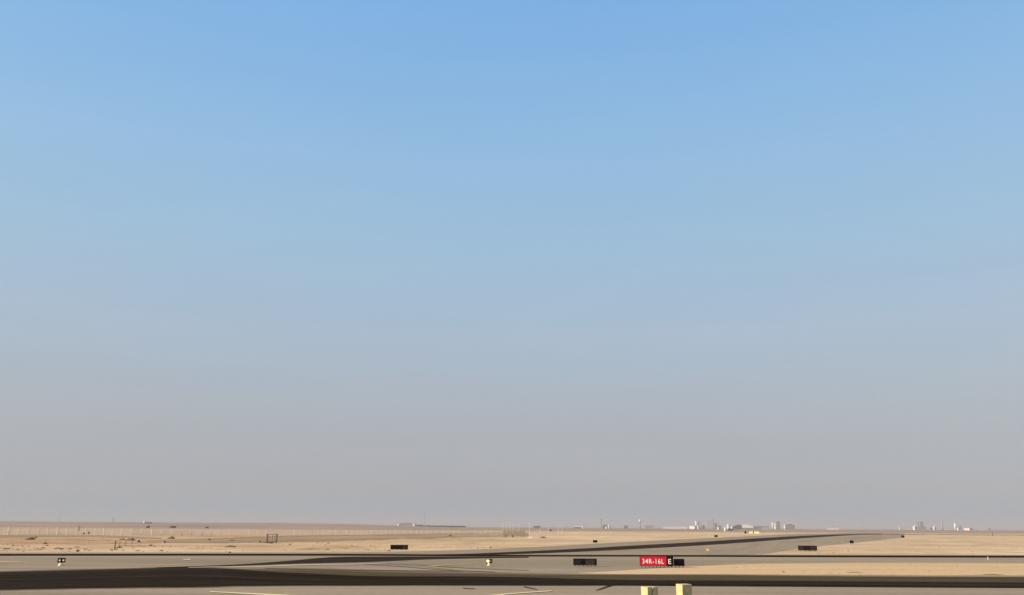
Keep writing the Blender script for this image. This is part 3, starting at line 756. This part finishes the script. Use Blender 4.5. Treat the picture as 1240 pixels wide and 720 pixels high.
# ------------------------------------------------------------------ far buildings, towers, masts
def frame_of(u0, u1, D):
    um = (u0 + u1) / 2
    p = at_dist(um, 638, D); rz = -math.atan2(p.x, p.y)
    a, b = at_dist(u0, 638, D), at_dist(u1, 638, D)
    return Vector((p.x, p.y, ground_h(p.x, p.y))), rz, (b - a).length
def height(u, vt, D, g): return max(1.0, at_dist(u, vt, D).z - g.z)
def far_building(name, label, u0, u1, vt, D, wall, roof, depth=18, style='flat', cat='building', group='far buildings on the horizon', turn=None):
    g, rz, w = frame_of(u0, u1, D); h = height((u0+u1)/2, vt, D, g)
    if turn is None: turn = -R(35) if wall in ('white', 'pinkwhite') and w < 30 and style != 'slope' else 0.0
    d = depth
    if turn:
        k = w / (w*math.cos(turn) + d*abs(math.sin(turn))); w *= k; d *= k
    t = thing(name, label, cat, g, rz + turn, group)
    if style == 'flat':
        link('wall', boxes((-w/2, w/2, 0, d, -1, h*.92)), wall, t)
        link('roof', boxes((-w/2-.3, w/2+.3, -.3, d+.3, h*.92+.01, h)), roof, t)
    elif style == 'gable':
        link('wall', boxes((-w/2, w/2, 0, d, -1, h*.68)), wall, t)
        bm = BM(); e = .5
        q = [(-w/2-e, -e, h*.68+.01), (w/2+e, -e, h*.68+.01), (w/2+e, d+e, h*.68+.01), (-w/2-e, d+e, h*.68+.01), (-w/2-e, d/2, h), (w/2+e, d/2, h)]
        vs = [bm.verts.new(x) for x in q]
        for f in ((0,1,5,4), (2,3,4,5), (0,4,3), (1,2,5), (3,2,1,0)): bm.faces.new([vs[i] for i in f])
        link('roof', bm, roof, t)
    elif style == 'barrel':
        bm = BM(); n = 16; ra = []; rb = []
        for k in range(n + 1):
            a = math.pi * k / n; ra.append(bm.verts.new((-w/2*math.cos(a), 0, h*math.sin(a)**.8))); rb.append(bm.verts.new((-w/2*math.cos(a), d, h*math.sin(a)**.8)))
        for k in range(n): bm.faces.new((ra[k], ra[k+1], rb[k+1], rb[k]))
        bm.faces.new(rb); bmesh.ops.recalc_face_normals(bm, faces=bm.faces)
        link('roof', bm, roof, t)
        bm = BM(); bm.faces.new([bm.verts.new((-w/2*.97*math.cos(math.pi*k/n), .15, h*.97*math.sin(math.pi*k/n)**.8)) for k in range(n+1)]);
        link('wall', bm, wall, t)
    elif style == 'slope':
        link('wall', boxes((-w/2, w/2, 0, d, -1, h*.30)), wall, t)
        bm = BM()
        prof = [(-w/2-.4, h*.30+.01), (w/2+.4, h*.30+.01), (w/2+.4, h*.52), (w*.12, h*.90), (-w*.30, h), (-w/2-.4, h*.94)]
        va = [bm.verts.new((x, -.4, z)) for x, z in prof]; vb = [bm.verts.new((x, d+.4, z)) for x, z in prof]
        for k in range(6): bm.faces.new((va[k], va[(k+1) % 6], vb[(k+1) % 6], vb[k]))
        bm.faces.new(va[::-1]); bm.faces.new(vb); bmesh.ops.recalc_face_normals(bm, faces=bm.faces)
        link('roof', bm, roof, t)
    return t
def silo(name, label, u0, u1, vt, D, mat, cat='silo', group='far silos and tanks', dome=.12):
    g, rz, w = frame_of(u0, u1, D); h = height((u0+u1)/2, vt, D, g)
    t = thing(name, label, cat, g, rz, group); r = w/2
    bm = BM(); cyl(bm, 0, 0, -1, h*(1-dome), r, n=20); link('body', bm, mat, t, True)
    bm = BM(); lathe(bm, 0, 0, [(r*1.02, h*(1-dome)+.01), (r*.85, h*(1-dome*.45)), (r*.45, h*(1-dome*.1)), (r*.1, h)], 20); link('dome', bm, mat, t, True)
    return t
def mast(label, u, vt, D, wpx, group='thin masts on the horizon', arms=2):
    g, rz, w = frame_of(u - wpx/2, u + wpx/2, D); h = height(u, vt, D, g)
    t = thing('lattice_mast', label, 'mast', g, rz, group)
    bm = BM(); r0, r1 = w*.9, w*.25; n = 8
    for k in range(4):
        a = math.pi/4 + k*math.pi/2; b2 = a + math.pi/2
        P = lambda ang, s: (math.cos(ang)*(r0+(r1-r0)*s), math.sin(ang)*(r0+(r1-r0)*s), h*s)
        bar(bm, P(a, 0), P(a, 1), w*.16, 5)
        for j in range(n):
            bar(bm, P(a, j/n), P(b2, (j+1)/n), w*.08, 4)
    link('tower', bm, 'steel', t)
    for j in range(arms):
        z = h * (.98 - .13*j)
        bm = BM(); box(bm, -w*1.6, w*1.6, -w*.12, w*.12, z, z+w*.25); link('crossarm', bm, 'steel', t)
    return t

# left
silo('storage_tank', 'white tank at the left end of a grey shed on the left horizon', 173.0, 176.2, 630.0, 1500, 'white', 'tank')
far_building('shed', 'low grey shed beside the white tank on the left horizon', 176.6, 183.2, 631.6, 1500, 'grey', 'grey')
def far_truck(label, u0, u1, vt, D, body_mat, cabmat, group):
    g, rz, w = frame_of(u0, u1, D); h = height((u0+u1)/2, vt, D, g)
    t = thing('parked_truck', label, 'truck', g, rz, group)
    link('body', boxes((-w/2+w*.3, w/2, 0, 2.4, h*.25, h), bev=.05), body_mat, t)
    link('cab', boxes((-w/2, -w/2+w*.28, .1, 2.3, h*.25, h*.8), bev=.12), cabmat, t)
    for x in (-w*.36, w*.05, w*.36):
        for y in (-.02, 2.1):
            bm = BM(); bar(bm, (x, y, h*.2), (x, y+.3, h*.2), h*.19, 12); link('wheel', bm, 'black_metal', t)
far_truck('dark truck parked in front of the grey shed on the left horizon', 177.0, 181.4, 635.9, 860, 'soil', 'soil', 'vehicles beyond the fence')
far_truck('truck with white cab and dark body beyond the fence on the left', 204.0, 213.2, 636.3, 860, 'soil', 'stone', 'vehicles beyond the fence')
far_truck('small dark vehicle beyond the fence, right of the white-cabbed truck', 248.6, 252.6, 637.0, 860, 'soil', 'soil', 'vehicles beyond the fence')
far_building('hut', 'tiny white hut seen above the fence at the far left', 94.9, 97.3, 636.4, 480, 'stone', 'stone', 2.5, group='far huts')
mast('faint lattice mast standing alone at the far left horizon', 70.5, 615.5, 4600, .6)
mast('short faint mast on the left horizon, left of the white tank', 136.0, 627.0, 2800, .8)
mast('faint tall mast above the long dark tree belt', 513.6, 619.5, 4200, .6)
mast('thin mast left of the small white domed buildings', 728.4, 626.8, 2600, .7)
# long low group left of middle
far_building('depot_building', 'small white building at the left end of the long horizon group', 480.2, 484.0, 633.9, 1900, 'pinkwhite', 'pinkwhite', 12)
far_building('depot_building', 'long low pinkish building between two small white ones', 484.6, 499.0, 633.0, 1950, 'pinkwhite', 'grey', 20, turn=0.0)
far_building('depot_building', 'small white building next to the dark tree belt', 499.2, 502.6, 632.9, 1880, 'pinkwhite', 'pinkwhite', 12)
def tree_belt():
    g, rz, w = frame_of(502.8, 564.0, 2000); rnd = random.Random(3)
    bm = BM(); n = 620
    for k in range(n):
        x = rnd.uniform(-w/2, w/2); f = (x + w/2) / w
        top = (4.8 if f < .13 else 3.7 - 1.2*f) * (1 + .22*noise.noise(Vector((x*.09, 1, 0))))
        s = rnd.uniform(.7, 1.3)
        mt = Matrix.Translation((x, rnd.uniform(0, 12), rnd.uniform(.2, max(.6, top - s)))) @ Matrix.Rotation(rnd.uniform(0, 6), 4, 'Z') @ Matrix.Diagonal((s*1.2, s, s*rnd.uniform(.7, 1.2), 1))
        vs = bmesh.ops.create_icosphere(bm, subdivisions=1, radius=1, matrix=mt)['verts']
        for v in vs: v.co += Vector((rnd.uniform(-.3, .3), rnd.uniform(-.3, .3), rnd.uniform(-.3, .3)))
    o = link('tree_belt', bm, 'tree_green'); o.location = g; o.rotation_euler = (0, 0, rz); o['kind'] = 'stuff'
    tag(o, 'long dark belt of trees on the horizon left of middle', 'trees')
tree_belt()
# middle
far_building('shed', 'low grey shed on the horizon above the slim pale poles', 646.0, 655.0, 636.3, 2100, 'grey', 'grey', 25)
far_building('shed', 'grey shed with a pale roof on the horizon, right of the slim pale poles', 695.2, 703.8, 636.6, 2100, 'grey', 'pinkwhite', 25, 'gable')
far_building('hut', 'small pale block at the right end of the pale-roofed grey shed', 704.6, 706.8, 636.0, 2100, 'pinkwhite', 'pinkwhite', 10, group='far huts')
far_building('workshop', 'grey workshop left of the white rounded store', 730.0, 736.0, 634.9, 2300, 'grey', 'grey', 25)
silo('storage_tank', 'white rounded store beside the grey workshop', 735.6, 739.2, 634.8, 2250, 'white', 'tank', dome=.5)
far_building('hut', 'low white hut in front of the grey workshop', 732.2, 735.4, 637.0, 2150, 'white', 'white', 12, group='far huts')
far_building('shed', 'small grey slope-roofed shed left of the water tower', 755.5, 760.4, 635.4, 2400, 'grey', 'grey', 25, 'gable')
def water_tower():
    g, rz, w = frame_of(774.0, 776.8, 2500); h = height(775.4, 628.2, 2500, g); r = w/2
    t = thing('water_tower', 'white topped water tower on a thin stem', 'water tower', g, rz)
    bm = BM(); lathe(bm, 0, 0, [(r*.42, -1), (r*.24, h*.3), (r*.24, h*.62), (r*.5, h*.66)], 16); link('stem', bm, 'steel', t, True)
    bm = BM(); lathe(bm, 0, 0, [(r*.5, h*.66+.02), (r, h*.76), (r*1.05, h*.86), (r*.7, h*.95), (r*.1, h)], 20); link('tank', bm, 'white', t, True)
water_tower()
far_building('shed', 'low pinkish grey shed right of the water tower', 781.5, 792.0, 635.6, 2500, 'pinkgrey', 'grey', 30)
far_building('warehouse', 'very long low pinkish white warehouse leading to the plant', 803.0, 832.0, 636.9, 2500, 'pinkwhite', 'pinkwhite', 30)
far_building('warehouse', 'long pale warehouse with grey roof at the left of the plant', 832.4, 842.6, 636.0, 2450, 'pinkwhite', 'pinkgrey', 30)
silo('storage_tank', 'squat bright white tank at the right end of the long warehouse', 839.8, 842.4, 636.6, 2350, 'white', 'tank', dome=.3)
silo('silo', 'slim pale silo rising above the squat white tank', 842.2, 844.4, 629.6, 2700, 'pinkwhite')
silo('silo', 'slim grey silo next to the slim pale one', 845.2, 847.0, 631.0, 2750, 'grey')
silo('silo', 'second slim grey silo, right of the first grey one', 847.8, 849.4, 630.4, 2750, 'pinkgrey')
far_building('hut', 'white hut at the foot of the slim grey silos', 843.4, 846.4, 635.4, 2300, 'white', 'white', 12, group='far huts')
far_building('workshop', 'small dark grey block between silos and hazy tower block', 850.6, 853.4, 635.6, 2500, 'dark_grey', 'dark_grey', 20)
far_building('tower_block', 'hazy pinkish tower block with a dark mast on its right', 856.6, 863.6, 630.0, 5200, 'pinkgrey', 'pinkgrey', 40, cat='tower block')
mast('dark mast at the right edge of the hazy tower block', 864.3, 627.0, 2800, .8)
far_building('workshop', 'dark grey block at the foot of the dark mast', 865.4, 868.6, 632.9, 2600, 'grey', 'grey', 25)
far_building('workshop', 'low grey block right of the dark mast', 869.4, 873.4, 635.6, 2500, 'grey', 'grey', 25)
far_building('hut', 'flat bright white hut below the low grey block', 867.4, 871.2, 637.6, 1800, 'white', 'white', 12, group='far huts')
silo('storage_tank', 'small cream tank standing nearest, left of the big white silo', 876.8, 879.2, 637.4, 760, 'white', 'tank', dome=.15)
silo('silo', 'big white round silo left of the dark barrel hangar', 880.2, 884.0, 633.6, 2200, 'white', dome=.35)
far_building('hut', 'white hut between the big white silo and the dark hangar', 884.2, 887.4, 636.8, 2150, 'white', 'white', 12, group='far huts')
far_building('shed', 'low dark shed in front of the big white silo', 881.4, 887.8, 639.4, 1000, 'dark_grey', 'dark_grey', 12)
far_building('hangar', 'dark grey barrel-roofed hangar left of the white sloping roof', 886.8, 904.0, 634.8, 2000, 'dark_grey', 'dark_grey', 45, 'barrel')
far_building('hangar', 'hangar with bright white roof sloping down to the right', 898.8, 912.2, 634.2, 1850, 'grey', 'white', 45, 'slope')
far_building('shed', 'long low grey shed right of the white sloping roof', 912.6, 922.0, 636.6, 2200, 'grey', 'grey', 25)
far_building('shed', 'grey shed with low gable, left of the cement towers', 922.2, 930.8, 636.2, 2250, 'pinkgrey', 'grey', 25, 'gable')
silo('silo', 'pale slim silo at the left of the cement towers', 934.9, 936.6, 631.2, 2400, 'pinkwhite')
silo('silo', 'white conical-topped silo between the cement towers', 937.6, 940.6, 633.0, 2300, 'white', dome=.5)
far_building('tower_block', 'tall grey cement tower left of a twin', 940.8, 942.6, 630.8, 2450, 'grey', 'grey', 12, cat='plant tower')
far_building('tower_block', 'tall dark grey cement tower right of its twin', 943.0, 944.4, 630.4, 2450, 'dark_grey', 'grey', 12, cat='plant tower')
silo('silo', 'white round silo left of the grey stepped mill', 949.2, 951.6, 634.4, 2350, 'white', dome=.25)
far_building('mill_building', 'grey stepped mill right of the white round silo', 951.8, 962.4, 634.8, 2400, 'grey', 'grey', 25)
far_building('mill_building', 'taller grey block rising behind the stepped mill', 954.0, 959.6, 632.4, 2450, 'grey', 'pinkwhite', 20)
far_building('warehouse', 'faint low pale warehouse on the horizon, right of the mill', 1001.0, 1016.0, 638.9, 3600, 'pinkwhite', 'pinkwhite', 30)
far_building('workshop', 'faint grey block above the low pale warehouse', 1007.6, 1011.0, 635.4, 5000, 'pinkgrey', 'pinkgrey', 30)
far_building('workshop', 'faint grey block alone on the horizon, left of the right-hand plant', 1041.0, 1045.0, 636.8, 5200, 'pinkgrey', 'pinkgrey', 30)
# right-hand plant
far_building('hut', 'tiny white hut at the left of the right-hand plant', 1087.8, 1090.2, 638.0, 3000, 'white', 'white', 12, group='far huts')
far_building('shed', 'small grey shed left of the bright white house', 1098.6, 1103.0, 637.9, 3000, 'pinkgrey', 'grey', 20)
far_building('warehouse', 'bright white gabled house left of the three grey towers', 1103.6, 1109.2, 635.9, 2900, 'white', 'white', 25, 'gable')
far_building('tower_block', 'left of three grey plant towers on the right horizon', 1112.0, 1113.5, 631.3, 3000, 'grey', 'grey', 8, cat='plant tower')
far_building('tower_block', 'middle of three grey plant towers on the right horizon', 1114.9, 1116.4, 631.0, 3000, 'dark_grey', 'grey', 8, cat='plant tower')
far_building('tower_block', 'right of three grey plant towers on the right horizon', 1117.0, 1118.5, 631.0, 3000, 'dark_grey', 'grey', 8, cat='plant tower')
far_building('shed', 'low dark shed joining the feet of the three grey towers', 1111.6, 1121.4, 637.0, 2950, 'grey', 'grey', 20)
far_building('shed', 'tiny dark shed right of the three grey towers', 1126.6, 1128.4, 638.2, 2950, 'dark_grey', 'dark_grey', 12)
far_building('warehouse', 'small white gabled store midway along the right-hand plant', 1128.8, 1132.4, 636.4, 2950, 'white', 'pinkwhite', 20, 'gable')
silo('silo', 'slim pinkish grey chimney tower right of the small white store', 1140.4, 1142.2, 631.0, 3300, 'pinkgrey', 'chimney', dome=.06)
far_building('shed', 'low grey shed right of the slim chimney tower', 1142.8, 1148.0, 638.2, 3000, 'pinkgrey', 'grey', 20)
silo('silo', 'white tower at the right of the right-hand plant', 1155.6, 1158.2, 632.2, 2900, 'white', dome=.1)
far_building('hut', 'white hut at the foot of the white tower', 1157.6, 1161.2, 638.6, 2700, 'white', 'white', 12, group='far huts')
far_building('workshop', 'small grey block right of the white tower', 1162.0, 1164.2, 635.9, 3000, 'grey', 'grey', 12)
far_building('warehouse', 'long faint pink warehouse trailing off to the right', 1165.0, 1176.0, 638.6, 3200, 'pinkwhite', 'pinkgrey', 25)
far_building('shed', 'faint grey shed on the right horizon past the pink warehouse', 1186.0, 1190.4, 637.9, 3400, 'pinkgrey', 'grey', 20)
far_building('shed', 'rightmost small dark shed on the horizon', 1196.2, 1199.6, 638.6, 3000, 'grey', 'grey', 15)

# ------------------------------------------------------------------ air
hz = bpy.data.materials.new('dusty_air'); hz.use_nodes = True
nt = hz.node_tree
for n in list(nt.nodes):
    if n.type != 'OUTPUT_MATERIAL': nt.nodes.remove(n)
pv = nt.nodes.new('ShaderNodeVolumePrincipled')
pv.inputs['Color'].default_value = (.455, .455, .482, 1)
pv.inputs['Density'].default_value = 0.00017
pv.inputs['Anisotropy'].default_value = 0.0
nt.links.new(pv.outputs['Volume'], nt.nodes['Material Output'].inputs['Volume'])
haze = link('haze', boxes((-15000, 15000, -15000, 15000, -1.6, 90)), hz)
haze['kind'] = 'stuff'

# ------------------------------------------------------------------ light
SUN_DIR = Vector((-.975, -.22, 0)).normalized(); ELEV = R(27)
sd = Vector((SUN_DIR.x*math.cos(ELEV), SUN_DIR.y*math.cos(ELEV), math.sin(ELEV)))
sl = bpy.data.lights.new('sun', 'SUN'); sl.energy = 4.75; sl.angle = R(.55); sl.color = (1, .84, .62)
so = bpy.data.objects.new('sun', sl); C.objects.link(so); so.location = (-40, -20, 60)
so.rotation_euler = sd.to_track_quat('Z', 'Y').to_euler()

w = bpy.data.worlds.new('World'); scene.world = w; w.use_nodes = True
nt = w.node_tree; bgn = nt.nodes['Background']
sky = nt.nodes.new('ShaderNodeTexSky'); sky.sky_type = 'NISHITA'; sky.sun_disc = False
sky.sun_elevation = ELEV; sky.sun_rotation = math.atan2(SUN_DIR.x, SUN_DIR.y)
sky.altitude = 0; sky.air_density = 1.0; sky.dust_density = 0.8; sky.ozone_density = 2.0
# dusty evening air tints the clear-sky model with height above the horizon
SKY_RAMP = [(0.0, (0.623, 0.592, 0.597)), (0.0349, (0.623, 0.592, 0.597)), (0.0562, (0.689, 0.587, 0.56)), (0.0868, (0.706, 0.599, 0.565)), (0.1332, (0.737, 0.619, 0.573)), (0.1799, (0.763, 0.651, 0.595)), (0.2269, (0.778, 0.683, 0.627)), (0.2898, (0.779, 0.725, 0.695)), (0.3527, (0.783, 0.764, 0.758)), (0.4308, (0.739, 0.784, 0.805)), (0.5079, (0.694, 0.806, 0.854)), (0.5834, (0.653, 0.807, 0.898)), (0.671, (0.611, 0.805, 0.947)), (0.7547, (0.549, 0.775, 0.97)), (0.834, (0.491, 0.744, 0.989)), (0.8962, (0.459, 0.73, 1.001)), (0.9283, (0.432, 0.706, 1.012))]
tcw = nt.nodes.new('ShaderNodeTexCoord'); sxyz = nt.nodes.new('ShaderNodeSeparateXYZ')
nt.links.new(tcw.outputs['Generated'], sxyz.inputs[0])
hgt_n = mathn(nt, 'DIVIDE', sxyz.outputs['Z'], .62, True)
tint = ramp(nt, hgt_n, SKY_RAMP)
veil = mixc(nt, .86, sky.outputs['Color'], (2.4, 3.0, 3.6))          # dust veil evens out the clear-sky model
skc = mixc(nt, 1.0, veil, tint, 'MULTIPLY')
mpw = nt.nodes.new('ShaderNodeMapping'); mpw.inputs['Scale'].default_value = (1.3, 1.3, 9.0)
nt.links.new(tcw.outputs['Generated'], mpw.inputs['Vector'])
layers = noise_tex(nt, mpw.outputs['Vector'], 2.2, 5, .55, .6)       # faint layers of dust
skc = mixc(nt, 1.0, skc, ramp(nt, layers, [(.30, (.968, .975, .985)), (.70, (1.0, 1.0, 1.0))]), 'MULTIPLY')
nt.links.new(skc, bgn.inputs['Color'])
bgn.inputs['Strength'].default_value = .12

scene.view_settings.view_transform = 'Standard'; scene.view_settings.look = 'None'
scene.view_settings.gamma = 1; scene.view_settings.use_curve_mapping = False
scene.view_settings.exposure = 0.9
scene.cycles.use_denoising = True
scene.cycles.max_bounces = 6; scene.cycles.volume_bounces = 1
scene.cycles.sample_clamp_indirect = 5
